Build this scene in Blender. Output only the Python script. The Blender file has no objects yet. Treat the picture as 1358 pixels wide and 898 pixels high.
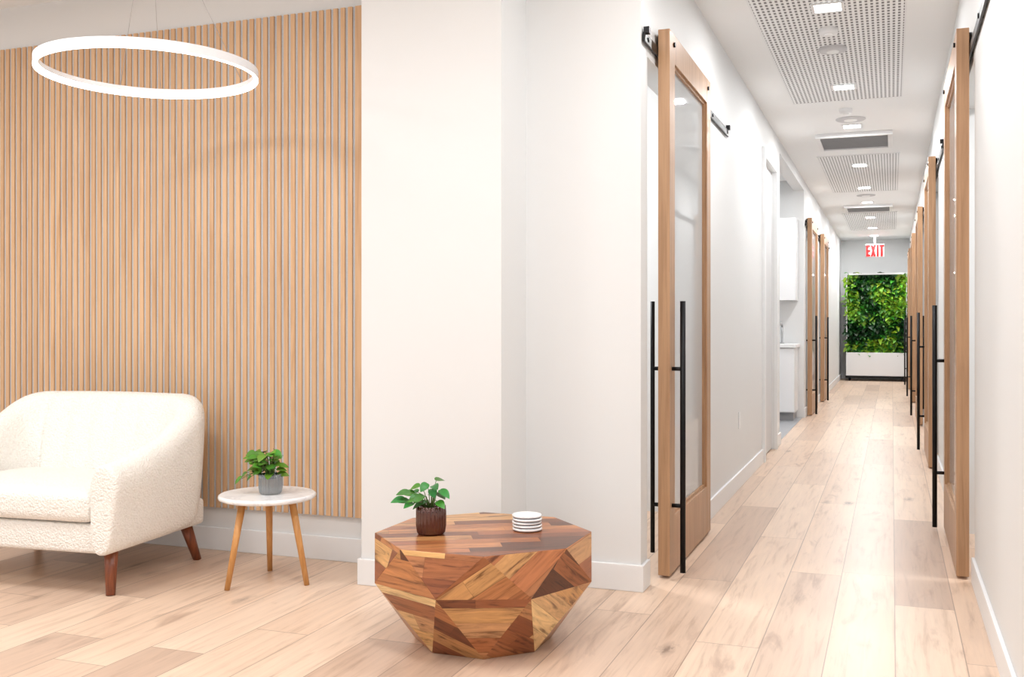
import bpy, bmesh, math, random
from mathutils import Vector, Matrix
random.seed(7)
S=bpy.context.scene
COL=S.collection
# ------------------------------------------------------------ helpers
def lin(r,g,b):
    def f(c):
        c/=255.0
        return c/12.92 if c<=0.04045 else ((c+0.055)/1.055)**2.4
    return (f(r),f(g),f(b),1.0)
def new_mat(name):
    m=bpy.data.materials.new(name); m.use_nodes=True
    nt=m.node_tree; return m,nt,nt.nodes['Principled BSDF']
def N(nt,t,**kw):
    n=nt.nodes.new(t)
    for k,v in kw.items(): setattr(n,k,v)
    return n
def setin(nt,sock,v):
    if isinstance(v,bpy.types.NodeSocket): nt.links.new(v,sock)
    else: sock.default_value=v
def M(nt,op,a,b=0.0,c=None):
    n=N(nt,'ShaderNodeMath',operation=op)
    setin(nt,n.inputs[0],a); setin(nt,n.inputs[1],b)
    if c is not None: setin(nt,n.inputs[2],c)
    return n.outputs[0]
def ramp(nt,fac,stops,interp='LINEAR'):
    n=N(nt,'ShaderNodeValToRGB'); n.color_ramp.interpolation=interp
    e=n.color_ramp.elements
    while len(e)<len(stops): e.new(0.5)
    for i,(p,c) in enumerate(stops):
        e[i].position=p; e[i].color=c
    setin(nt,n.inputs[0],fac); return n.outputs[0]
def mix(nt,fac,a,b,mode='MIX'):
    n=N(nt,'ShaderNodeMix',data_type='RGBA',blend_type=mode)
    setin(nt,n.inputs[0],fac); setin(nt,n.inputs[6],a); setin(nt,n.inputs[7],b)
    return n.outputs[2]
def comb(nt,x,y,z=0.0):
    n=N(nt,'ShaderNodeCombineXYZ')
    for i,v in enumerate((x,y,z)): setin(nt,n.inputs[i],v)
    return n.outputs[0]
def noise(nt,vec,scale,detail=3,rough=0.5,dist=0.0):
    n=N(nt,'ShaderNodeTexNoise'); nt.links.new(vec,n.inputs['Vector'])
    n.inputs['Scale'].default_value=scale; n.inputs['Detail'].default_value=detail
    n.inputs['Roughness'].default_value=rough; n.inputs['Distortion'].default_value=dist
    return n.outputs['Fac']
def bump(nt,bsdf,h,strength,dist=0.01):
    n=N(nt,'ShaderNodeBump'); n.inputs['Strength'].default_value=strength
    n.inputs['Distance'].default_value=dist
    nt.links.new(h,n.inputs['Height']); nt.links.new(n.outputs[0],bsdf.inputs['Normal'])
def objxyz(nt):
    tc=N(nt,'ShaderNodeTexCoord'); s=N(nt,'ShaderNodeSeparateXYZ')
    nt.links.new(tc.outputs['Object'],s.inputs[0]); return tc.outputs['Object'],s.outputs
def simple(name,col,rough=0.5,metal=0.0,var=0.0,vscale=5.0,bmp=0.0,bscale=100.0,spec=None):
    m,nt,b=new_mat(name)
    b.inputs['Roughness'].default_value=rough; b.inputs['Metallic'].default_value=metal
    if spec is not None: b.inputs['Specular IOR Level'].default_value=spec
    v,_=objxyz(nt)
    f=noise(nt,v,vscale,3)
    d=tuple(max(0,c*(1-var)) for c in col[:3])+(1,)
    nt.links.new(mix(nt,f,d,col),b.inputs['Base Color'])
    if bmp>0: bump(nt,b,noise(nt,v,bscale,2),bmp,0.003)
    return m
def emis(name,col,st,base=None):
    m,nt,b=new_mat(name)
    b.inputs['Base Color'].default_value=base or col
    b.inputs['Emission Color'].default_value=col
    b.inputs['Emission Strength'].default_value=st
    return m
def planks(nt,a,b,w,l,gap):
    ra=M(nt,'DIVIDE',a,w); row=M(nt,'FLOOR',ra)
    wn=N(nt,'ShaderNodeTexWhiteNoise',noise_dimensions='1D'); nt.links.new(row,wn.inputs['W'])
    bb=M(nt,'ADD',M(nt,'DIVIDE',b,l),M(nt,'MULTIPLY',wn.outputs['Value'],7.3)); col=M(nt,'FLOOR',bb)
    w2=N(nt,'ShaderNodeTexWhiteNoise',noise_dimensions='2D'); nt.links.new(comb(nt,row,col),w2.inputs['Vector'])
    fa=M(nt,'FRACT',ra); fb=M(nt,'FRACT',bb)
    ea=M(nt,'MULTIPLY',M(nt,'MINIMUM',fa,M(nt,'SUBTRACT',1.0,fa)),w)
    eb=M(nt,'MULTIPLY',M(nt,'MINIMUM',fb,M(nt,'SUBTRACT',1.0,fb)),l)
    e=M(nt,'LESS_THAN',M(nt,'MINIMUM',ea,eb),gap)
    return w2.outputs['Value'],e
def obj_from_bm(bm,name,mats=(),parent=None,smooth=False):
    me=bpy.data.meshes.new(name); bm.to_mesh(me); bm.free()
    ob=bpy.data.objects.new(name,me); COL.objects.link(ob)
    for m in mats: me.materials.append(m)
    if smooth:
        for p in me.polygons: p.use_smooth=True
    if parent: ob.parent=parent
    return ob
def empty(name,loc=(0,0,0),rz=0.0):
    e=bpy.data.objects.new(name,None); e.empty_display_size=0.1
    COL.objects.link(e); e.location=loc; e.rotation_euler=(0,0,rz); return e
def bm_box(bm,x0,x1,y0,y1,z0,z1,mi=0):
    vs=[bm.verts.new((x,y,z)) for x in (x0,x1) for y in (y0,y1) for z in (z0,z1)]
    fs=[]
    for idx in ((0,1,3,2),(4,6,7,5),(0,4,5,1),(2,3,7,6),(0,2,6,4),(1,5,7,3)):
        f=bm.faces.new([vs[i] for i in idx]); f.material_index=mi; fs.append(f)
    return fs
def box(name,x0,x1,y0,y1,z0,z1,mat,parent=None,bev=0.0):
    bm=bmesh.new(); bm_box(bm,x0,x1,y0,y1,z0,z1)
    bmesh.ops.recalc_face_normals(bm,faces=bm.faces)
    ob=obj_from_bm(bm,name,[mat],parent)
    if bev>0:
        md=ob.modifiers.new('bev','BEVEL'); md.width=bev; md.segments=2
    return ob
def boxes(name,lst,mat,parent=None,bev=0.0):
    bm=bmesh.new()
    for b in lst: bm_box(bm,*b)
    bmesh.ops.recalc_face_normals(bm,faces=bm.faces)
    ob=obj_from_bm(bm,name,[mat],parent)
    if bev>0:
        md=ob.modifiers.new('bev','BEVEL'); md.width=bev; md.segments=2
    return ob
def tube(bm,p0,p1,r0,r1,seg=16,mi=0):
    p0=Vector(p0);p1=Vector(p1);d=(p1-p0).normalized()
    a=d.orthogonal().normalized(); b=d.cross(a)
    A=[];B=[]
    for i in range(seg):
        t=2*math.pi*i/seg; o=a*math.cos(t)+b*math.sin(t)
        A.append(bm.verts.new(p0+o*r0)); B.append(bm.verts.new(p1+o*r1))
    for i in range(seg):
        j=(i+1)%seg
        f=bm.faces.new((A[i],A[j],B[j],B[i])); f.smooth=True; f.material_index=mi
    f=bm.faces.new(A[::-1]); f.material_index=mi
    f=bm.faces.new(B); f.material_index=mi
def lathe(bm,prof,seg=32,rib=0,ribamp=0.0,mi=0,cx=0,cy=0):
    rings=[]
    for (r,z) in prof:
        ring=[]
        for i in range(seg):
            t=2*math.pi*i/seg
            rr=r*(1+ribamp*math.cos(rib*t)) if rib else r
            ring.append(bm.verts.new((cx+rr*math.cos(t),cy+rr*math.sin(t),z)))
        rings.append(ring)
    for a,b in zip(rings,rings[1:]):
        for i in range(seg):
            j=(i+1)%seg
            f=bm.faces.new((a[i],a[j],b[j],b[i])); f.smooth=True; f.material_index=mi
    return rings
# ------------------------------------------------------------ materials
wall_m=simple('wall_paint',lin(227,228,228),0.55,var=0.02,vscale=2,bmp=0.03,bscale=250)
ceil_m=simple('ceiling_paint',lin(242,243,243),0.7,var=0.01,vscale=2)
trim_m=simple('trim_paint',lin(234,235,236),0.4,var=0.01)
panel_m=simple('door_shaded_white',lin(214,215,216),0.4,var=0.02)  # white darkened in colour to suggest a shadow line at the casing
black_m=simple('black_metal',lin(26,26,28),0.38,0.6,var=0.2)
cab_m=simple('cabinet_white',lin(234,235,237),0.25,var=0.01)
metal_m=simple('brushed_metal',lin(190,190,192),0.3,0.9,var=0.1)
grey_m=simple('vent_grey',lin(160,160,162),0.5,var=0.1)
dark_m=simple('dark_void',lin(90,90,92),0.6,var=0.1)
tile_m=simple('grey_tile',lin(170,172,176),0.3,var=0.1)
# floor
def floor_mat():
    m,nt,b=new_mat('oak_floor')
    v,s=objxyz(nt); X,Y=s[0],s[1]
    a=M(nt,'ADD',X,10.119-0.009)
    idv,e=planks(nt,a,M(nt,'ADD',Y,20),0.22,1.9,0.0018)
    base=ramp(nt,idv,[(0.0,lin(196,169,149)),(0.15,lin(213,186,165)),(0.4,lin(228,201,178)),(0.6,lin(216,187,163)),(0.8,lin(233,208,186)),(1.0,lin(208,181,160))])
    off=M(nt,'MULTIPLY',idv,37.0)
    g=noise(nt,comb(nt,M(nt,'MULTIPLY',X,24.0),M(nt,'ADD',M(nt,'MULTIPLY',Y,1.4),off),off),1.6,6,0.62,0.5)
    gr=ramp(nt,g,[(0.26,(0.70,0.64,0.58,1)),(0.45,(0.95,0.94,0.93,1)),(0.75,(1.08,1.08,1.07,1))])
    c=mix(nt,1.0,base,gr,'MULTIPLY')
    kn=noise(nt,comb(nt,M(nt,'MULTIPLY',X,8.0),M(nt,'ADD',M(nt,'MULTIPLY',Y,1.4),off),off),1.3,5,0.6,0.9)
    km=ramp(nt,kn,[(0.58,(0,0,0,1)),(0.76,(0.6,0.6,0.6,1))])
    c=mix(nt,km,c,lin(152,118,96))
    vo=N(nt,'ShaderNodeTexVoronoi'); vo.inputs['Scale'].default_value=1.0
    wob=noise(nt,comb(nt,M(nt,'MULTIPLY',X,34),M(nt,'MULTIPLY',Y,12)),1.0,4,0.65)
    nt.links.new(comb(nt,M(nt,'ADD',M(nt,'MULTIPLY',X,6.2),M(nt,'MULTIPLY',wob,0.45)),M(nt,'ADD',M(nt,'MULTIPLY',Y,2.2),M(nt,'MULTIPLY',wob,0.3))),vo.inputs['Vector'])
    sp_=N(nt,'ShaderNodeSeparateColor'); nt.links.new(vo.outputs['Color'],sp_.inputs[0])
    on=M(nt,'GREATER_THAN',sp_.outputs[0],0.62)
    kd=ramp(nt,vo.outputs['Distance'],[(0.04,(1,1,1,1)),(0.10,(0.45,0.45,0.45,1)),(0.22,(0,0,0,1))])
    c=mix(nt,M(nt,'MULTIPLY',M(nt,'MULTIPLY',on,kd),M(nt,'ADD',0.25,M(nt,'MULTIPLY',sp_.outputs[1],0.55))),c,lin(88,62,50))
    c=mix(nt,M(nt,'MULTIPLY',e,0.6),c,lin(115,90,74))
    nt.links.new(c,b.inputs['Base Color'])
    nt.links.new(M(nt,'ADD',0.28,M(nt,'MULTIPLY',g,0.15)),b.inputs['Roughness'])
    bump(nt,b,M(nt,'SUBTRACT',g,M(nt,'MULTIPLY',e,2.0)),0.08,0.002)
    return m
floor_m=floor_mat()
def wood(name,c1,c2,axis='Z',rough=0.45,fine=60.0,along=3.0,islands=False):
    m,nt,b=new_mat(name)
    v,s=objxyz(nt)
    if islands:
        gm=N(nt,'ShaderNodeNewGeometry'); off=M(nt,'MULTIPLY',gm.outputs['Random Per Island'],23.0); rnd=gm.outputs['Random Per Island']
    else: off=0.0
    sc={'X':(along,fine,fine),'Y':(fine,along,fine),'Z':(fine,fine,along)}[axis]
    vec=comb(nt,M(nt,'ADD',M(nt,'MULTIPLY',s[0],sc[0]),off),M(nt,'MULTIPLY',s[1],sc[1]),M(nt,'ADD',M(nt,'MULTIPLY',s[2],sc[2]),off))
    g=noise(nt,vec,1.0,5,0.6,0.5)
    c=ramp(nt,g,[(0.3,c1),(0.6,c2)])
    if islands:
        t=ramp(nt,rnd,[(0,(0.92,0.91,0.90,1)),(1,(1.05,1.05,1.04,1))])
        c=mix(nt,1.0,c,t,'MULTIPLY')
    nt.links.new(c,b.inputs['Base Color']); b.inputs['Roughness'].default_value=rough
    bump(nt,b,g,0.06,0.002)
    return m
slat_m=wood('slat_oak',lin(202,160,120),lin(222,184,145),'Z',0.5,40.0,2.0,True)
felt_m=simple('grey_felt',lin(208,213,220),0.95,var=0.2,vscale=200,bmp=0.2,bscale=500)
door_m=wood('door_oak',lin(160,121,88),lin(185,145,109),'Z',0.4,50,2.0)
leg_oak=wood('leg_oak',lin(190,132,72),lin(214,158,96),'Z',0.4,60,4)
walnut=wood('walnut_leg',lin(96,48,28),lin(140,76,46),'Z',0.3,60,5)
def glass_mat():
    m=bpy.data.materials.new('door_glass'); m.use_nodes=True; nt=m.node_tree
    nt.nodes.clear()
    o=N(nt,'ShaderNodeOutputMaterial'); t=N(nt,'ShaderNodeBsdfTransparent'); g=N(nt,'ShaderNodeBsdfGlossy')
    t.inputs[0].default_value=(0.96,0.98,0.975,1); g.inputs['Roughness'].default_value=0.03
    dfs=N(nt,'ShaderNodeBsdfDiffuse'); dfs.inputs[0].default_value=(0.84,0.86,0.87,1)  # white mixed into the pane stands in for the bright room behind
    tl=N(nt,'ShaderNodeBsdfTranslucent'); tl.inputs[0].default_value=(0.84,0.86,0.87,1)
    m1=N(nt,'ShaderNodeMixShader'); m1.inputs[0].default_value=0.3
    nt.links.new(dfs.outputs[0],m1.inputs[1]); nt.links.new(tl.outputs[0],m1.inputs[2])
    m2=N(nt,'ShaderNodeMixShader'); m2.inputs[0].default_value=0.8
    nt.links.new(t.outputs[0],m2.inputs[1]); nt.links.new(m1.outputs[0],m2.inputs[2])
    f=N(nt,'ShaderNodeFresnel'); f.inputs[0].default_value=1.25
    mx=N(nt,'ShaderNodeMixShader'); nt.links.new(f.outputs[0],mx.inputs[0])
    nt.links.new(m2.outputs[0],mx.inputs[1]); nt.links.new(g.outputs[0],mx.inputs[2]); nt.links.new(mx.outputs[0],o.inputs[0])
    return m
glass_m=glass_mat()
def boucle():
    m,nt,b=new_mat('cream_boucle')
    v,_=objxyz(nt)
    vo=N(nt,'ShaderNodeTexVoronoi'); nt.links.new(v,vo.inputs['Vector']); vo.inputs['Scale'].default_value=115
    n=noise(nt,v,90,3,0.6)
    c=mix(nt,M(nt,'ADD',M(nt,'MULTIPLY',n,0.35),M(nt,'MULTIPLY',vo.outputs['Distance'],0.35)),lin(255,253,248),lin(230,223,213))
    nt.links.new(c,b.inputs['Base Color']); b.inputs['Roughness'].default_value=0.95
    b.inputs['Sheen Weight'].default_value=0.15
    bump(nt,b,M(nt,'ADD',M(nt,'MULTIPLY',vo.outputs['Distance'],-1.0),n),0.6,0.008)
    return m
boucle_m=boucle()
def marble():
    m,nt,b=new_mat('white_marble')
    v,_=objxyz(nt)
    n=noise(nt,v,5,5,0.55,1.2)
    c=ramp(nt,n,[(0.42,lin(244,244,244)),(0.49,lin(230,230,232)),(0.53,lin(245,245,245))])
    nt.links.new(c,b.inputs['Base Color']); b.inputs['Roughness'].default_value=0.25
    return m
marble_m=marble()
def patchwork():
    m,nt,b=new_mat('patchwork_acacia')
    uv=N(nt,'ShaderNodeUVMap'); uv.uv_map='UVMap'
    s=N(nt,'ShaderNodeSeparateXYZ'); nt.links.new(uv.outputs[0],s.inputs[0])
    U,V=s.outputs[0],s.outputs[1]
    idv,e=planks(nt,V,U,0.066,0.42,0.0006)
    fid=N(nt,'ShaderNodeTexWhiteNoise',noise_dimensions='1D'); nt.links.new(M(nt,'FLOOR',M(nt,'DIVIDE',M(nt,'ADD',V,2.5),5.0)),fid.inputs['W'])
    t=M(nt,'ADD',M(nt,'MULTIPLY',idv,0.58),M(nt,'MULTIPLY',fid.outputs['Value'],0.42))
    base=ramp(nt,t,[(0.12,lin(92,50,30)),(0.26,lin(146,84,50)),(0.38,lin(196,132,82)),(0.46,lin(150,82,50)),(0.58,lin(212,166,108)),(0.68,lin(172,104,64)),(0.84,lin(234,202,148))])
    off=M(nt,'MULTIPLY',idv,31.0)
    g=noise(nt,comb(nt,M(nt,'ADD',M(nt,'MULTIPLY',U,3.0),off),M(nt,'MULTIPLY',V,22.0),off),1.5,6,0.6,1.6)
    gr=ramp(nt,g,[(0.32,(0.30,0.23,0.17,1)),(0.46,(0.88,0.86,0.82,1)),(0.7,(1.22,1.22,1.18,1))])
    c=mix(nt,1.0,base,gr,'MULTIPLY')
    c=mix(nt,M(nt,'MULTIPLY',e,0.5),c,lin(70,35,18))
    nt.links.new(c,b.inputs['Base Color']); b.inputs['Roughness'].default_value=0.28
    bump(nt,b,g,0.05,0.002)
    return m
patch_m=patchwork()
def leaf_mat():
    m,nt,b=new_mat('leaf_green')
    a=N(nt,'ShaderNodeVertexColor'); a.layer_name='leafcol'
    v,_=objxyz(nt)
    n=noise(nt,v,60,2)
    d=mix(nt,1.0,a.outputs['Color'],(0.6,0.65,0.6,1),'MULTIPLY')
    nt.links.new(mix(nt,n,d,a.outputs['Color']),b.inputs['Base Color'])
    b.inputs['Roughness'].default_value=0.4
    return m
leaf_m=leaf_mat()
stem_m=simple('stem_green',lin(90,120,50),0.5,var=0.2)
soil_m=simple('soil',lin(48,34,26),0.95,var=0.5,vscale=80,bmp=0.5,bscale=150)
def ribglass(name,col,rough=0.12,tr=0.35):
    m,nt,b=new_mat(name)
    v,s=objxyz(nt); f=noise(nt,v,20,2)
    nt.links.new(mix(nt,f,tuple(c*0.8 for c in col[:3])+(1,),col),b.inputs['Base Color'])
    b.inputs['Roughness'].default_value=rough; b.inputs['Transmission Weight'].default_value=tr
    b.inputs['Coat Weight'].default_value=0.6
    return m
# ------------------------------------------------------------ room
H=2.84; XL=-0.985; XR=0.335; T=0.12; YE=22.0
box('floor',-6.2,3.2,-4,22.3,-0.1,0,floor_m)
box('ceiling',-6.2,3.2,-4,22.3,H,H+0.1,ceil_m)
box('wall_slat_side',-6.2,-2.14,4.23,4.4,0,H,wall_m)
box('wall_column',-2.14,-1.495,3.88,4.4,0,H,wall_m)
box('wall_corridor_front',-1.495,XL,4.18,4.30,0,H,wall_m)
box('wall_far_left',-6.3,-6.2,-4,4.4,0,H,wall_m)
OH=2.27
L=[(XL-T,XL,4.30,5.45,OH,H),(XL-T,XL,5.45,8.5,0,H),(XL-T,XL,8.5,9.35,2.48,H),(XL-T,XL,9.35,9.8,0,H),
   (XL-T,XL,9.8,12.6,2.72,H),(XL-T,XL,12.6,12.95,0,H),(XL-T,XL,12.95,13.95,OH,H),(XL-T,XL,13.95,15.35,0,H),
   (XL-T,XL,15.35,16.35,OH,H),(XL-T,XL,16.35,YE,0,H)]
boxes('wall_corridor_left',L,wall_m)
rop=[(4.82,5.95),(8.5,9.6),(12.1,13.2),(15.6,16.7),(18.7,19.8)]
R=[];y=0.5
for a,b_ in rop:
    R.append((XR,XR+T,y,a,0,H)); R.append((XR,XR+T,a,b_,OH,H)); y=b_
R.append((XR,XR+T,y,YE,0,H))
boxes('wall_corridor_right',R,wall_m)
box('wall_corridor_end',-1.2,0.5,YE,YE+0.1,0,H,wall_m)
# rooms behind
boxes('wall_treatment_rooms_left',[(-4.1,-4.0,4.4,6.1,0,H),(-4.1,XL-T,6.0,6.1,0,H),(-2.5,-2.4,9.65,17.0,0,H),
    (-2.4,XL-T,9.65,9.8,0,H),(-2.4,XL-T,12.6,12.75,0,H),(-2.4,XL-T,14.2,14.3,0,H),(-2.4,XL-T,16.6,16.7,0,H)],wall_m)
rr=[(2.4,2.5,3.0,22,0,H)]
for yy in (3.4,6.3,10.0,13.6,17.1,20.2): rr.append((XR+T,2.4,yy,yy+0.1,0,H))
boxes('wall_treatment_rooms_right',rr,wall_m)
# white closed door in left wall + casing
box('door_9',XL-0.07,XL-0.025,8.5,9.35,0.01,2.48,panel_m)
boxes('trim_1',[(XL,XL+0.024,8.42,8.5,0,2.56),(XL,XL+0.024,9.35,9.43,0,2.56),(XL,XL+0.024,8.5,9.35,2.48,2.56)],trim_m)
# baseboards
bh=0.112;bt=0.014
boxes('baseboard_slat_side',[(-6.2,-2.14,4.23-bt,4.23,0,bh)],trim_m,bev=0.003)
boxes('baseboard_column',[(-2.14-bt,-1.495+bt,3.88-bt,3.88,0,bh),(-1.495,-1.495+bt,3.88,4.18,0,bh),(-2.14-bt,-2.14,3.88,4.23,0,bh)],trim_m,bev=0.003)
boxes('baseboard_corridor_front',[(-1.495+bt,XL+bt,4.18-bt,4.18,0,bh),(XL,XL+bt,4.18,4.30,0,bh)],trim_m,bev=0.003)
boxes('baseboard_corridor_left',[(XL,XL+bt,5.45,8.42,0,bh),(XL,XL+bt,9.43,9.8,0,bh),(XL,XL+bt,12.6,12.95,0,bh),(XL,XL+bt,13.95,15.35,0,bh),(XL,XL+bt,16.35,YE,0,bh)],trim_m,bev=0.003)
bl=[];y=0.5
for a,b_ in rop: bl.append((XR-bt,XR,y,a,0,bh)); y=b_
bl.append((XR-bt,XR,y,YE,0,bh))
boxes('baseboard_corridor_right',bl,trim_m,bev=0.003)
boxes('baseboard_corridor_end',[(XL,XR,YE-bt,YE,0,bh)],trim_m,bev=0.003)
# ------------------------------------------------------------ slat wall panel
sp=empty('slatted_wood_wall_panel')
box('felt_backing',-6.1,-2.30,4.218,4.23,0.213,2.61,felt_m,sp)
bm=bmesh.new(); x=-2.372
while x>-6.1:
    bm_box(bm,x-0.0225,x,4.2095,4.218,0.213,2.61); x-=0.039
bm_box(bm,-2.355,-2.30,4.2075,4.218,0.213,2.61)
bmesh.ops.recalc_face_normals(bm,faces=bm.faces)
obj_from_bm(bm,'slats',[slat_m],sp)
# ------------------------------------------------------------ sliding doors
def sliding_door(n,side,y0,y1,hy,rail0,rail1):
    wx=XL if side<0 else XR
    s=-side
    def bx(a,b): 
        p=wx+s*a;q=wx+s*b; return (min(p,q),max(p,q))
    e=empty('door_%d'%n)
    a0,a1=bx(0.018,0.070)
    st=0.115;tp=0.13;bt_=0.25;ht=2.42;z0=0.012
    boxes('stiles_and_rails',[(a0,a1,y0,y0+st,z0,ht),(a0,a1,y1-st,y1,z0,ht),(a0+.0005,a1-.0005,y0+st,y1-st,ht-tp,ht),(a0+.0005,a1-.0005,y0+st,y1-st,z0,z0+bt_)],door_m,e,0.002)
    g0,g1=bx(0.040,0.046)
    box('glass_panel',g0,g1,y0+st-0.005,y1-st+0.005,z0+bt_-0.005,ht-tp+0.005,glass_m,e)
    c0,c1=bx(0.034,0.058)
    bz=[];iy0=y0+st;iy1=y1-st;iz0=z0+bt_;iz1=ht-tp;w=0.012
    for q in ((c0,c1,iy0,iy0+w,iz0,iz1),(c0,c1,iy1-w,iy1,iz0,iz1),(c0,c1,iy0+w,iy1-w,iz0,iz0+w),(c0,c1,iy0+w,iy1-w,iz1-w,iz1)): bz.append(q)
    boxes('glazing_bead',bz,door_m,e)
    bm=bmesh.new()
    hx=wx+s*0.118; tube(bm,(hx,hy,0.02),(hx,hy,1.222),0.0125,0.0125,16)
    for z in (0.315,0.922): tube(bm,(wx+s*0.068,hy,z),(hx,hy,z),0.009,0.009,12)
    hi=wx-s*0.018; tube(bm,(hi,hy,0.10),(hi,hy,1.222),0.010,0.010,16)
    for z in (0.315,0.922): tube(bm,(wx+s*0.02,hy,z),(hi,hy,z),0.009,0.009,12)
    obj_from_bm(bm,'pull_handle',[black_m],e)
    bm=bmesh.new()
    for yy in (y0+0.09,y1-0.09):
        tube(bm,(wx+s*0.070,yy,2.37),(wx+s*0.078,yy,2.37),0.011,0.011,16)
        tube(bm,(wx+s*0.003,yy,2.385),(wx+s*0.017,yy,2.385),0.036,0.036,24)
    obj_from_bm(bm,'roller_hanger',[black_m],e)
    t=empty('barn_door_track')
    b0,b1=bx(0.006,0.016)
    boxes('flat_rail',[(b0,b1,rail0,rail1,2.305,2.347)],black_m,t,0.002)
    bm=bmesh.new(); k=5
    for i in range(k):
        yy=rail0+0.06+(rail1-rail0-0.12)*i/(k-1)
        tube(bm,(wx+s*0.0005,yy,2.326),(wx+s*0.022 if (yy<y0-.03 or yy>y1+.03) else wx+s*.017,yy,2.326),0.011,0.011,14)
    for yy in (rail0+0.03,rail1-0.03):
        c0,c1=bx(0.006,0.03) if (yy<y0-.04 or yy>y1+.04) else bx(0.006,0.0165)
        bm_box(bm,c0,c1,yy-0.016,yy+0.016,2.345,2.372)
    obj_from_bm(bm,'rail_bolts_and_stops',[black_m],t)
sliding_door(1,-1,4.433,5.51,4.485,4.19,6.52)
sliding_door(2,-1,12.9,14.0,12.96,12.7,14.9)
sliding_door(3,-1,15.3,16.4,15.36,15.1,17.4)
sliding_door(4,1,4.876,6.04,5.975,3.75,6.1)
sliding_door(5,1,8.52,9.67,9.61,7.45,9.75)
sliding_door(6,1,12.1,13.25,13.19,11.0,13.3)
sliding_door(7,1,15.6,16.75,16.69,14.5,16.8)
sliding_door(8,1,18.7,19.85,19.79,17.6,19.9)
# ------------------------------------------------------------ kitchenette
k=empty('kitchenette_base_cabinet')
box('carcass',-2.38,-1.05,12.1,12.59,0.1,0.85,cab_m,k,0.003)
box('toe_kick',-2.38,-1.07,12.16,12.59,0.0,0.1,grey_m,k)
boxes('door_fronts',[(-1.05-0.45*(i+1)+0.004,-1.05-0.45*i-0.004 ,12.08,12.1,0.11,0.84) for i in range(2)],cab_m,k,0.002)
box('countertop',-2.38,-1.03,12.06,12.59,0.85,0.89,trim_m,k,0.003)
k=empty('kitchenette_wall_cabinet')
box('carcass',-2.38,-1.05,12.25,12.59,1.4,2.36,cab_m,k,0.003)
boxes('door_fronts',[(-1.05-0.45*(i+1)+0.004,-1.05-0.45*i-0.004 ,12.23,12.25,1.4,2.36) for i in range(2)],cab_m,k,0.002)
k=empty('kitchen_faucet',(-1.22,12.42,0.891))
bm=bmesh.new(); tube(bm,(0,0,0),(0,0,0.22),0.012,0.012,12); tube(bm,(0,0,0.21),(0,-0.14,0.26),0.010,0.010,12); tube(bm,(0,-0.135,0.265),(0,-0.15,0.21),0.010,0.010,12); tube(bm,(0,0,0.0),(0,0,0.012),0.026,0.026,16)
obj_from_bm(bm,'spout',[metal_m],k)
box('floor_tile_kitchenette',-2.39,XL-0.02,9.81,12.59,0.0,0.004,tile_m)
for (yy,zz) in ((7.1,0.46),):
    o=empty('wall_outlet'); box('cover_plate',XL,XL+0.006,yy-0.036,yy+0.036,zz-0.058,zz+0.058,trim_m,o,0.002)
    boxes('sockets',[(XL+0.006,XL+0.0075,yy-0.016,yy+0.016,zz+0.01,zz+0.036),(XL+0.006,XL+0.0075,yy-0.016,yy+0.016,zz-0.036,zz-0.01)],ceil_m,o)
# ------------------------------------------------------------ ceiling items
CX=-0.325
def perf_mat():
    m,nt,b=new_mat('perforated_panel')
    v,s=objxyz(nt)
    p=0.028
    fx=M(nt,'SUBTRACT',M(nt,'FRACT',M(nt,'DIVIDE',M(nt,'ADD',s[0],10.0),p)),0.5)
    fy=M(nt,'SUBTRACT',M(nt,'FRACT',M(nt,'DIVIDE',M(nt,'ADD',s[1],10.0),p*1.9)),0.5)
    mx=M(nt,'MULTIPLY',M(nt,'LESS_THAN',M(nt,'ABSOLUTE',fx),0.24),M(nt,'LESS_THAN',M(nt,'ABSOLUTE',fy),0.32))
    nt.links.new(mix(nt,mx,lin(240,241,242),lin(126,126,128)),b.inputs['Base Color']); b.inputs['Roughness'].default_value=0.6
    return m
perf_m=perf_mat()
for (a,b_) in ((5.1,8.2),(10.9,13.9),(16.6,19.6)):
    o=empty('perforated_ceiling_panel')
    box('perforated_sheet',CX-0.39,CX+0.39,a,b_,H-0.006,H,perf_m,o)
    w=0.012
    boxes('edge_frame',[(CX-0.40,CX-0.39,a-w,b_+w,H-0.008,H),(CX+0.39,CX+0.40,a-w,b_+w,H-0.008,H),(CX-0.39,CX+0.39,a-w,a,H-0.008,H),(CX-0.39,CX+0.39,b_,b_+w,H-0.008,H)],trim_m,o)
lens_m=emis('downlight_lens',(1,1,1,1),20)
LY=(2.0,3.8,5.74,7.71,9.3,11.57,13.5,15.2,17.3,19.2,20.9)
def area(name,loc,size,power,parent=None,col=(0.99,0.995,1.0),sy=None):
    l=bpy.data.lights.new(name,'AREA'); l.size=size; l.energy=power; l.color=col
    if sy: l.shape='RECTANGLE'; l.size_y=sy
    o=bpy.data.objects.new(name,l); COL.objects.link(o); o.location=loc
    if parent: o.parent=parent
    return o
for yy in LY:
    o=empty('recessed_downlight')
    zt=H-0.008 if (5.1<yy<8.2 or 10.9<yy<13.9 or 16.6<yy<19.6) else H
    s_=0.068;t=0.018
    boxes('trim_ring',[(CX-s_-t,CX+s_+t,yy-s_-t,yy-s_,zt-0.008,zt),(CX-s_-t,CX+s_+t,yy+s_,yy+s_+t,zt-0.008,zt),(CX-s_-t,CX-s_,yy-s_,yy+s_,zt-0.008,zt),(CX+s_,CX+s_+t,yy-s_,yy+s_,zt-0.008,zt)],trim_m,o,0.002)
    box('lens',CX-s_,CX+s_,yy-s_,yy+s_,zt-0.004,zt,lens_m,o)
    area('lamp',(CX,yy,zt-0.02),0.12,(11 if yy<5 else 14 if yy<9 else 19),o)
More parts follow.
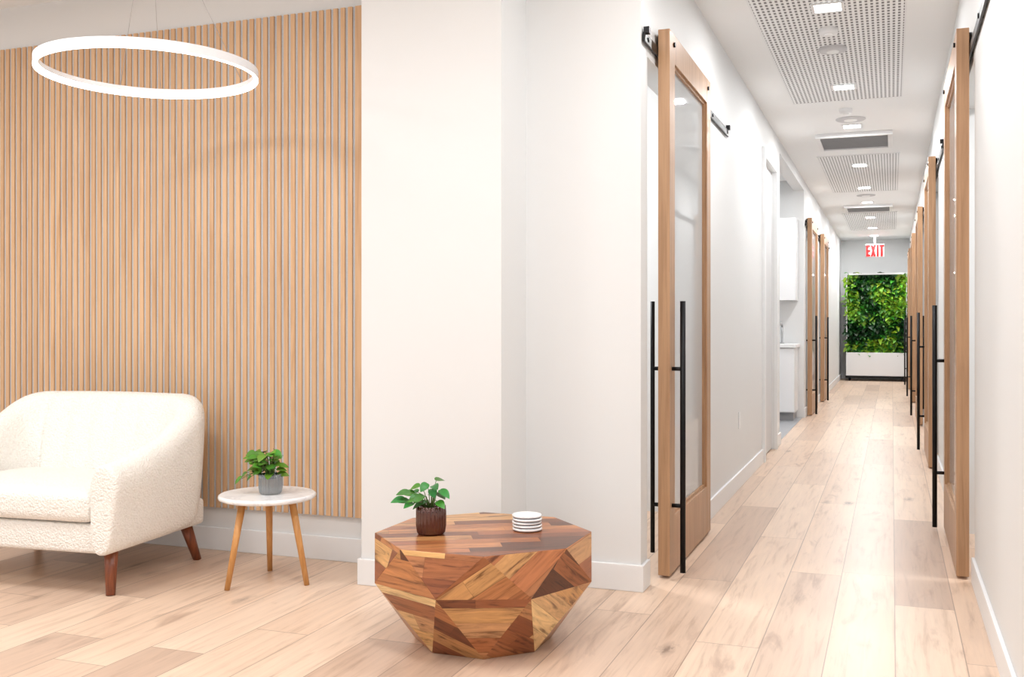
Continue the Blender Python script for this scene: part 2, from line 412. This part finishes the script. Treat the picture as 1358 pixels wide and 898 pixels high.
def disc(name,x,y,r,z=H,h=0.02,mat=trim_m):
    o=empty(name,(x,y,z)); bm=bmesh.new()
    R_=lathe(bm,[(r,0),(r,-h*0.5),(r*0.93,-h),(r*0.5,-h*1.05)],32); bm.faces.new(R_[-1])
    obj_from_bm(bm,'housing',[mat],o)
    bm=bmesh.new(); R_=lathe(bm,[(r*0.45,-h*1.0),(r*0.43,-h*1.35)],24); bm.faces.new(R_[-1]); obj_from_bm(bm,'cap',[ceil_m],o)
spk=simple('speaker_mesh',lin(208,208,210),0.6,var=0.1)
disc('smoke_detector',CX-0.02,6.18,0.055,H-0.006,0.03)
disc('ceiling_speaker',CX-0.02,6.62,0.085,H-0.006,0.02,spk)
disc('ceiling_speaker',CX,8.98,0.12,H,0.012,spk)
disc('smoke_detector',CX-0.02,8.55,0.05,H,0.035)
disc('ceiling_speaker',CX,14.35,0.12,H,0.012,spk)
def vent(a,b_):
    o=empty('air_vent'); x0,x1=CX-0.33,CX+0.33
    boxes('frame',[(x0,x1,a,a+0.04,H-0.04,H),(x0,x1,b_-0.04,b_,H-0.04,H),(x0,x0+0.04,a+0.04,b_-0.04,H-0.04,H),(x1-0.04,x1,a+0.04,b_-0.04,H-0.04,H)],trim_m,o,0.003)
    box('duct_back',x0+0.04,x1-0.04,a+0.04,b_-0.04,H-0.006,H-0.001,dark_m,o)
    lv_=[]
    y_=a+0.06
    while y_<b_-0.06:
        lv_.append((x0+0.04,x1-0.04,y_,y_+0.012,H-0.034,H-0.008)); y_+=0.05
    boxes('louvers',lv_,grey_m,o)
vent(9.6,10.35); vent(15.5,16.2)
# exit sign
e=empty('exit_sign',(-0.31,21.0,2.55))
box('housing',-0.17,0.17,-0.015,0.015,-0.125,0.125,simple('sign_housing',lin(206,190,190),0.4,var=0.02),e,0.004)
bm=bmesh.new(); tube(bm,(0,0,0.12),(0,0,0.27),0.02,0.02,12); tube(bm,(0,0,0.27),(0,0,0.29),0.07,0.07,20); obj_from_bm(bm,'ceiling_mount',[trim_m],e)
red_m=emis('exit_red',(1.0,0.004,0.008,1),1.1,(0.25,0.0,0.0,1))
bm=bmesh.new()
def bar(x0,x1,z0,z1): bm_box(bm,x0,x1,-0.022,-0.0155,z0,z1)
hz=0.112; st_=0.040
bar(-0.160,-0.160+st_,-hz,hz)
for z in (-hz,-st_/2,hz-st_): bar(-0.160+st_,-0.085,z,z+st_)
tx=-0.031
for sgn in (-1,1):
    vs=[]
    for y_ in (-0.022,-0.0155):
        for (dx,z) in ((-sgn*0.028-0.020,-hz),(-sgn*0.028+0.020,-hz),(sgn*0.028+0.020,hz),(sgn*0.028-0.020,hz)):
            vs.append(bm.verts.new((tx+dx,y_-0.0003*(sgn>0),z)))
    bm.faces.new(vs[0:4]); bm.faces.new(vs[4:8][::-1])
    for i in range(4): bm.faces.new((vs[i],vs[(i+1)%4],vs[4+(i+1)%4],vs[4+i]))
bar(0.028,0.028+st_,-hz,hz)
bar(0.078,0.162,hz-st_,hz); bar(0.100,0.100+st_,-hz,hz-st_)
bmesh.ops.recalc_face_normals(bm,faces=bm.faces)
obj_from_bm(bm,'letters',[red_m],e)
# ------------------------------------------------------------ leaves
def leaf(bm,cl,base,d,up,Ln,W,col,droop=0.3,fold=0.15,heart=0.0):
    d=Vector(d).normalized(); up=Vector(up); side=d.cross(up)
    if side.length<1e-4: side=d.orthogonal()
    side.normalize(); up=side.cross(d).normalized()
    prof=[(0.0,0.12),(0.12,0.75),(0.35,1.0),(0.6,0.85),(0.82,0.48),(1.0,0.02)]
    rows=[]
    for t,w in prof:
        c=Vector(base)+d*(Ln*t)-up*(droop*Ln*t*t)
        back=d*(-heart*Ln*0.18*(1 if t<0.2 else 0))
        rows.append((bm.verts.new(c-side*W*w*0.5+up*fold*W*w+back),bm.verts.new(c),bm.verts.new(c+side*W*w*0.5+up*fold*W*w+back)))
    for a,b_ in zip(rows,rows[1:]):
        for i in (0,1):
            f=bm.faces.new((a[i],a[i+1],b_[i+1],b_[i])); f.smooth=True
            for lp in f.loops: lp[cl]=col
# living wall
lw=empty('living_plant_wall',(-0.29,21.4,0))
W2=0.565
boxes('planter_base',[(-W2,W2,-0.17,0.17,0.10,0.56)],cab_m,lw,0.006)
boxes('base_plate',[(-W2-.01,W2+.01,-0.18,0.18,0.06,0.10)],black_m,lw,0.004)
bm=bmesh.new()
for sx in (-0.5,0.5):
    for sy in (-0.13,0.13): tube(bm,(sx-0.015,sy,0.031),(sx+0.015,sy,0.031),0.031,0.031,16)
obj_from_bm(bm,'casters',[black_m],lw)
boxes('side_frame',[(-W2,-W2+0.02,-0.10,0.12,0.56,2.14),(W2-0.02,W2,-0.10,0.12,0.56,2.14),(-W2,W2,0.10,0.12,0.56,2.14)],trim_m,lw)
box('growing_panel',-W2+0.02,W2-0.02,0.0,0.10,0.56,2.1,simple('dark_green_felt',lin(20,34,16),0.9,var=0.3),lw)
boxes('top_light_bar',[(-W2+0.06,W2-0.06,-0.26,-0.20,2.09,2.12),(-0.02,0.02,-0.22,0.1,2.12,2.14)],trim_m,lw,0.003)
ll=area('plant_grow_light',(0,-0.30,2.10),1.0,6,lw,(1,1,0.97),0.04); ll.rotation_euler=(math.radians(-25),0,0)
bm=bmesh.new(); cl=bm.loops.layers.float_color.new('leafcol')
from mathutils import noise as mn
for i in range(3300):
    x=random.uniform(-W2+0.01,W2-0.01); z=random.uniform(0.55,2.12)
    v=mn.noise(Vector((x*2.6+3,z*2.6,1.3)))+0.35*random.uniform(-1,1)
    if v>0.12: col=lin(random.randint(125,170),random.randint(178,216),random.randint(45,75))
    elif v>-0.15: col=lin(random.randint(50,85),random.randint(120,155),random.randint(36,56))
    else: col=lin(random.randint(18,38),random.randint(56,86),random.randint(22,38))
    yb=random.uniform(-0.10,0.02)
    a=random.uniform(-1.3,1.3)
    d=(math.sin(a),random.uniform(-1.2,-0.3),random.uniform(-0.9,0.5))
    Ln=random.uniform(0.07,0.14)
    leaf(bm,cl,(x,yb,z),d,(random.uniform(-.3,.3),-0.5,1),Ln,Ln*random.uniform(0.45,0.7),col,0.35)
obj_from_bm(bm,'foliage',[leaf_m],lw)
# ------------------------------------------------------------ pendant ring
pr=empty('ring_pendant_light',(-2.862,3.40,2.146),math.radians(20.47))
white_m=simple('lamp_white',lin(236,236,238),0.35,var=0.01)
glow_m=emis('led_diffuser',(1,0.98,0.95,1),6.0)
def ring(name,ro,ri,z0,z1,mat):
    bm=bmesh.new(); seg=128
    rr_=lathe(bm,[(ri,z0),(ro,z0),(ro,z1),(ri,z1),(ri,z0)],seg)
    bmesh.ops.remove_doubles(bm,verts=bm.verts,dist=1e-6); bmesh.ops.recalc_face_normals(bm,faces=bm.faces)
    for f in bm.faces: f.smooth=False
    return obj_from_bm(bm,name,[mat],pr)
ring('aluminium_band',0.436,0.424,0.0,0.036,white_m)
ring('led_strip_inner',0.4235,0.418,0.002,0.015,glow_m)
ring('led_strip_lower',0.435,0.424,-0.004,-0.0005,glow_m)
ring('aluminium_band_inner',0.4235,0.417,0.0155,0.036,white_m)
bm=bmesh.new()
for a in (126,103,44):
    t=math.radians(a); tube(bm,(0.427*math.cos(t),0.427*math.sin(t),0.034),(0.05*math.cos(t),0.05*math.sin(t),H-2.146-0.02),0.0013,0.0013,6)
obj_from_bm(bm,'suspension_cables',[metal_m],pr)
bm=bmesh.new(); tube(bm,(0,0,H-2.146-0.03),(0,0,H-2.146),0.08,0.08,32); obj_from_bm(bm,'ceiling_canopy',[white_m],pr)
# ------------------------------------------------------------ sofa
W=0.53;F=-0.38;B=0.38;r=0.21
rz_=math.radians(5)
sx_=-2.958-W*math.cos(rz_)-0.38*math.sin(rz_); sy_=3.32-W*math.sin(rz_)+0.38*math.cos(rz_)
so=empty('boucle_loveseat',(sx_,sy_,0),rz_)
path=[]
n1=18
for i in range(n1): path.append((W,F+(B-r-F)*i/n1,(1,0),'arm',i/n1))
for i in range(12):
    t=math.pi/2*i/12; path.append((W-r+r*math.cos(t),B-r+r*math.sin(t),(math.cos(t),math.sin(t)),'c',i/12))
nb=80
for i in range(nb+1): path.append((W-r-(2*W-2*r)*i/nb,B,(0,1),'back',i/nb))
for i in range(1,12):
    t=math.pi/2+math.pi/2*i/12; path.append((-W+r+r*math.cos(t),B-r+r*math.sin(t),(math.cos(t),math.sin(t)),'c',1-i/12))
for i in range(n1+1): path.append((-W,B-r-(B-r-F)*i/n1,(-1,0),'arm',1-i/n1))
def sm(t): t=max(0,min(1,t)); return t*t*(3-2*t)
def prof_at(p,shrink=1.0):
    x,y,n,kind,t=p
    yy=(y-F)/(B-F)
    Ht=0.55+0.075*sm(yy/0.6)+0.165*sm((yy-0.4)/0.6)
    if kind=='back': Ht=0.79+0.004*math.sin(math.pi*t)
    bk=sm((yy-0.55)/0.4)
    th=0.115+0.03*bk
    thb=th+0.07*bk
    ch=0.0
    if kind=='back': ch=0.012-0.018*abs(math.sin(math.pi*t*5))**0.6
    pts=[(0.03,0.17),(0.010,0.24),(-0.006,0.38),(-0.020,Ht-0.12),(-0.018,Ht-0.05),(0.008,Ht-0.012),(0.04,Ht),(th-0.05,Ht-0.002),(th-0.020-ch*.5,Ht-0.022),(th-0.004-ch,Ht-0.07),((th+thb)/2-ch,Ht*0.5+0.2),(thb-ch,0.38),(thb,0.28),(thb-0.01,0.17)]
    cd=th/2; cz=(0.17+Ht)/2
    out=[]
    for d,z in pts:
        d=cd+(d-cd)*shrink; z=cz+(z-cz)*(1-(1-shrink)*0.25)
        out.append((x-n[0]*d,y-n[1]*d,z))
    return out
bm=bmesh.new(); rings=[]
def add_ring(p,sh=1.0,dy=0.0):
    rings.append([bm.verts.new((a,b_+dy,c)) for a,b_,c in prof_at(p,sh)])
add_ring(path[0],0.70,-0.028); add_ring(path[0],0.90,-0.022); add_ring(path[0],0.98,-0.010)
for p in path: add_ring(p)
add_ring(path[-1],0.98,-0.010); add_ring(path[-1],0.90,-0.022); add_ring(path[-1],0.70,-0.028)
for a,b_ in zip(rings,rings[1:]):
    m_=len(a)
    for i in range(m_):
        j=(i+1)%m_
        bm.faces.new((a[i],a[j],b_[j],b_[i]))
bm.faces.new(rings[0]); bm.faces.new(rings[-1])
bmesh.ops.recalc_face_normals(bm,faces=bm.faces)
o=obj_from_bm(bm,'wraparound_back_and_arms',[boucle_m],so,True)
md=o.modifiers.new('s','SUBSURF'); md.levels=1; md.render_levels=2
def cushion(name,x0,x1,y0,y1,z0,z1,bev,mat,parent,puff=0.0):
    bm=bmesh.new(); bm_box(bm,x0,x1,y0,y1,z0,z1)
    bmesh.ops.recalc_face_normals(bm,faces=bm.faces)
    bmesh.ops.bevel(bm,geom=bm.edges[:],offset=bev,segments=4,profile=0.5,affect='EDGES')
    if puff>0:
        bmesh.ops.subdivide_edges(bm,edges=[e_ for e_ in bm.edges if e_.calc_length()>0.3],cuts=8,use_grid_fill=True)
        cx,cy=(x0+x1)/2,(y0+y1)/2
        for v in bm.verts:
            u=(v.co.x-cx)/((x1-x0)/2); w=(v.co.y-cy)/((y1-y0)/2)
            if v.co.z>(z0+z1)/2: v.co.z+=puff*(1-u*u)*(1-w*w)
    return obj_from_bm(bm,name,[mat],parent,True)
cushion('seat_base',-W+0.04,W-0.04,F+0.0,B-0.05,0.175,0.297,0.02,boucle_m,so)
cushion('seat_cushion',-W+0.112,W-0.112,F-0.028,0.20,0.303,0.432,0.038,boucle_m,so,0.022)
bm=bmesh.new()
for sx in (-1,1):
    tube(bm,(sx*(W-0.082),F+0.075,0.19),(sx*(W-0.062),F+0.045,0.0),0.030,0.019,18)
    tube(bm,(sx*(W-0.12),B-0.10,0.19),(sx*(W-0.078),B-0.055,0.0),0.030,0.019,18)
obj_from_bm(bm,'legs',[walnut],so)
# ------------------------------------------------------------ side table
st=empty('round_side_table',(-2.545,3.776,0))
bm=bmesh.new()
rg=lathe(bm,[(0.195,0.362),(0.205,0.366),(0.208,0.374),(0.206,0.382),(0.200,0.385)],72)
bm.faces.new(rg[0][::-1]); bm.faces.new(rg[-1])
obj_from_bm(bm,'marble_top',[marble_m],st)
bm=bmesh.new()
for (bx_,by_) in ((-0.077,-0.182),(0.192,0.010),(-0.102,0.171)):
    k_=0.62
    tube(bm,(bx_*k_,by_*k_,0.364),(bx_,by_,0.0),0.0165,0.0115,18)
obj_from_bm(bm,'legs',[leg_oak],st)
bm=bmesh.new()
tube(bm,(0,0,0.350),(0,0,0.363),0.13,0.13,32); obj_from_bm(bm,'mounting_plate',[leg_oak],st)
# ------------------------------------------------------------ potted plants
def potted(name,loc,r_,h_,mat,leaves,rz=math.radians(20.47)):
    e=empty(name,loc,rz)
    bm=bmesh.new()
    rg=lathe(bm,[(r_*0.82,0.0),(r_*0.93,0.006),(r_*1.0,h_*0.3),(r_*1.0,h_*0.8),(r_*0.97,h_),(r_*0.90,h_),(r_*0.9,h_*0.80)],144,24,0.03)
    bm.faces.new(rg[0][::-1]); obj_from_bm(bm,'ribbed_pot',[mat],e)
    bm=bmesh.new(); rg=lathe(bm,[(r_*0.88,h_*0.80),(r_*0.5,h_*0.86),(0.002,h_*0.87)],24); obj_from_bm(bm,'soil',[soil_m],e)
    bm=bmesh.new(); cl=bm.loops.layers.float_color.new('leafcol'); bs=bmesh.new()
    for (px,py,pz,L_,Wd,c,dr,hrt) in leaves:
        tip=Vector((px,py,pz)); b0=Vector((px*0.15,py*0.15,h_*0.85)); 
        mid=(b0+tip)/2+Vector((0,0,0.02))
        tube(bs,b0,mid,0.0016,0.0014,8); tube(bs,mid,tip,0.0014,0.0011,8)
        d=Vector((px,py,0)); 
        if d.length<0.01: d=Vector((random.uniform(-1,1),-1,0))
        d.normalize(); d.z=dr
        leaf(bm,cl,tip,d,(random.uniform(-.35,.35),-0.55+random.uniform(-.2,.2),1),L_,Wd,c,0.35,0.1,hrt)
    obj_from_bm(bs,'stems',[stem_m],e)
    o=obj_from_bm(bm,'leaves',[leaf_m],e,True); md=o.modifiers.new('s','SUBSURF'); md.levels=1; md.render_levels=1
brown_g=ribglass('brown_ribbed_glass',lin(98,48,34)); grey_g=ribglass('grey_ribbed_glass',lin(182,192,198),0.1,0.65)
lv=[]
def g1(): return lin(random.randint(40,75),random.randint(110,152),random.randint(40,62))
for (px,pz) in ((-0.105,0.13),(-0.085,0.155),(-0.07,0.12),(-0.05,0.17),(-0.03,0.145),(-0.015,0.185),(0.005,0.165),(0.02,0.19),(0.03,0.15),(0.042,0.165),(0.03,0.125),(-0.04,0.125),(-0.06,0.145),(0.0,0.135),(0.012,0.18),(-0.09,0.125),(-0.02,0.12),(0.02,0.14),(-0.05,0.14),(-0.075,0.14)):
    py=random.uniform(-0.05,0.04)
    lv.append((px*0.85,py,pz-0.004,random.uniform(0.038,0.054),random.uniform(0.032,0.040),g1(),random.uniform(-0.5,0.35),0.5))
potted('potted_houseplant',(-1.533,3.285,0.377),0.0525,0.10,brown_g,lv)
lv=[]
def g2(): return lin(random.randint(70,112),random.randint(134,172),random.randint(35,56))
for i in range(70):
    a=random.uniform(0,6.28); rr2=random.uniform(0.01,0.062)
    px=rr2*math.cos(a)-0.016; py=rr2*math.sin(a); pz=random.uniform(0.085,0.185)
    lv.append((px,py,pz,random.uniform(0.034,0.046),random.uniform(0.034,0.042),g2(),random.uniform(-0.6,0.5),0.8))
for (px,pz) in ((-0.12,0.075),(-0.105,0.09),(-0.135,0.06),(-0.09,0.07)):
    lv.append((px,random.uniform(-.03,.02),pz,0.03,0.03,g2(),-0.6,0.8))
potted('potted_houseplant',(-2.545+0.02,3.77,0.386),0.050,0.085,grey_g,lv)
# ------------------------------------------------------------ coffee table
ct=empty('faceted_wood_coffee_table',(-1.370,3.378,0))
a0=math.atan2(-3.378,1.370)
Zt,Zm=0.376,0.236
bm=bmesh.new(); uvl=bm.loops.layers.uv.new('UVMap')
top=[];mid=[];bot=[]
for i in range(8):
    t=a0+i*math.pi/4; tm=t+math.pi/8
    top.append(bm.verts.new((0.388*math.cos(t),0.388*math.sin(t),Zt)))
    mid.append(bm.verts.new((0.403*math.cos(tm),0.403*math.sin(tm),Zm)))
    bot.append(bm.verts.new((0.245*math.cos(t),0.245*math.sin(t),0.0)))
bm.faces.new(top); bm.faces.new(bot[::-1])
for i in range(8):
    j=(i+1)%8
    bm.faces.new((top[i],mid[i],top[j]))
    bm.faces.new((top[j],mid[i],mid[j]))
    bm.faces.new((bot[i],bot[j],mid[i]))
    bm.faces.new((mid[i],bot[j],mid[j]))
bmesh.ops.recalc_face_normals(bm,faces=bm.faces)
rs=random.Random(11)
for kf,f in enumerate(bm.faces):
    n=f.normal
    if abs(n.z)>0.9: u=Vector((math.cos(0.5),math.sin(0.5),0)); v=n.cross(u)
    else:
        u=Vector((0,0,1)).cross(n).normalized(); v=n.cross(u)
        rot=rs.choice((0,0,0.0,0.6,-0.6)); u,v=u*math.cos(rot)+v*math.sin(rot),v*math.cos(rot)-u*math.sin(rot)
    o1=rs.uniform(0,3); o2=5.0*(kf+1)
    for lp in f.loops: lp[uvl].uv=(lp.vert.co.dot(u)+o1,lp.vert.co.dot(v)+o2)
o=obj_from_bm(bm,'faceted_body',[patch_m],ct)
md=o.modifiers.new('b','BEVEL'); md.width=0.0025; md.segments=2
# coasters
cs=empty('coaster_stack',(-1.236,3.467,Zt+0.001))
bm=bmesh.new()
for i in range(5):
    z=i*0.0115; ox,oy=random.uniform(-.002,.002),random.uniform(-.002,.002)
    rg=lathe(bm,[(0.050,z+0.0015),(0.0535,z+0.003),(0.0535,z+0.0085),(0.051,z+0.0105)],40,cx=ox,cy=oy); bm.faces.new(rg[0][::-1]); bm.faces.new(rg[-1])
obj_from_bm(bm,'marble_discs',[marble_m],cs)
bm=bmesh.new()
for i in range(5): tube(bm,(0,0,i*0.0115-0.001),(0,0,i*0.0115+0.0015),0.049,0.049,32)
obj_from_bm(bm,'dark_discs',[simple('dark_disc',lin(60,60,62),0.9,var=0.2)],cs)  # dark discs that draw the lines between the coasters
# ------------------------------------------------------------ lights
for i,(x,y) in enumerate(((-5,0.2),(-3.2,0.2),(-1.2,0.2),(-5,2.4),(-3.0,2.2),(-1.2,2.4))):
    o=empty('added_reception_fill')  # unseen ceiling fill lamps, added to brighten the reception
    area('lamp',(x,y,H-0.03),0.6,23 if i!=5 else 19,o)
    box('fill_lamp_frame',x-0.32,x+0.32,y-0.32,y+0.32,H-0.02,H-0.001,trim_m,o)
for (x,y,p) in ((-2.3,5.2,40),(-1.7,11.2,16),(-1.8,13.5,14),(-1.8,15.5,14),(1.4,4.9,45),(1.4,8.4,25),(1.4,12,25),(1.4,15.5,25)):
    o=empty('added_room_fill'); area('lamp',(x,y,H-0.03),0.5,p,o)  # lamps added to brighten the recess and rooms behind the doors
    box('fill_lamp_frame',x-0.27,x+0.27,y-0.27,y+0.27,H-0.02,H-0.001,trim_m,o)
w=bpy.data.worlds.new('world'); S.world=w; w.use_nodes=True
w.node_tree.nodes['Background'].inputs[0].default_value=(0.96,0.98,1,1)
w.node_tree.nodes['Background'].inputs[1].default_value=1.0
S.view_settings.view_transform='Standard'
S.view_settings.exposure=0.06
cam=bpy.data.cameras.new('camera'); co=bpy.data.objects.new('camera',cam); COL.objects.link(co)
co.location=(0,0,1.12); co.rotation_euler=(math.radians(90),0,math.radians(20.47))
cam.sensor_width=36; cam.lens=1350/1358*36; cam.shift_y=-19/1358
S.camera=co
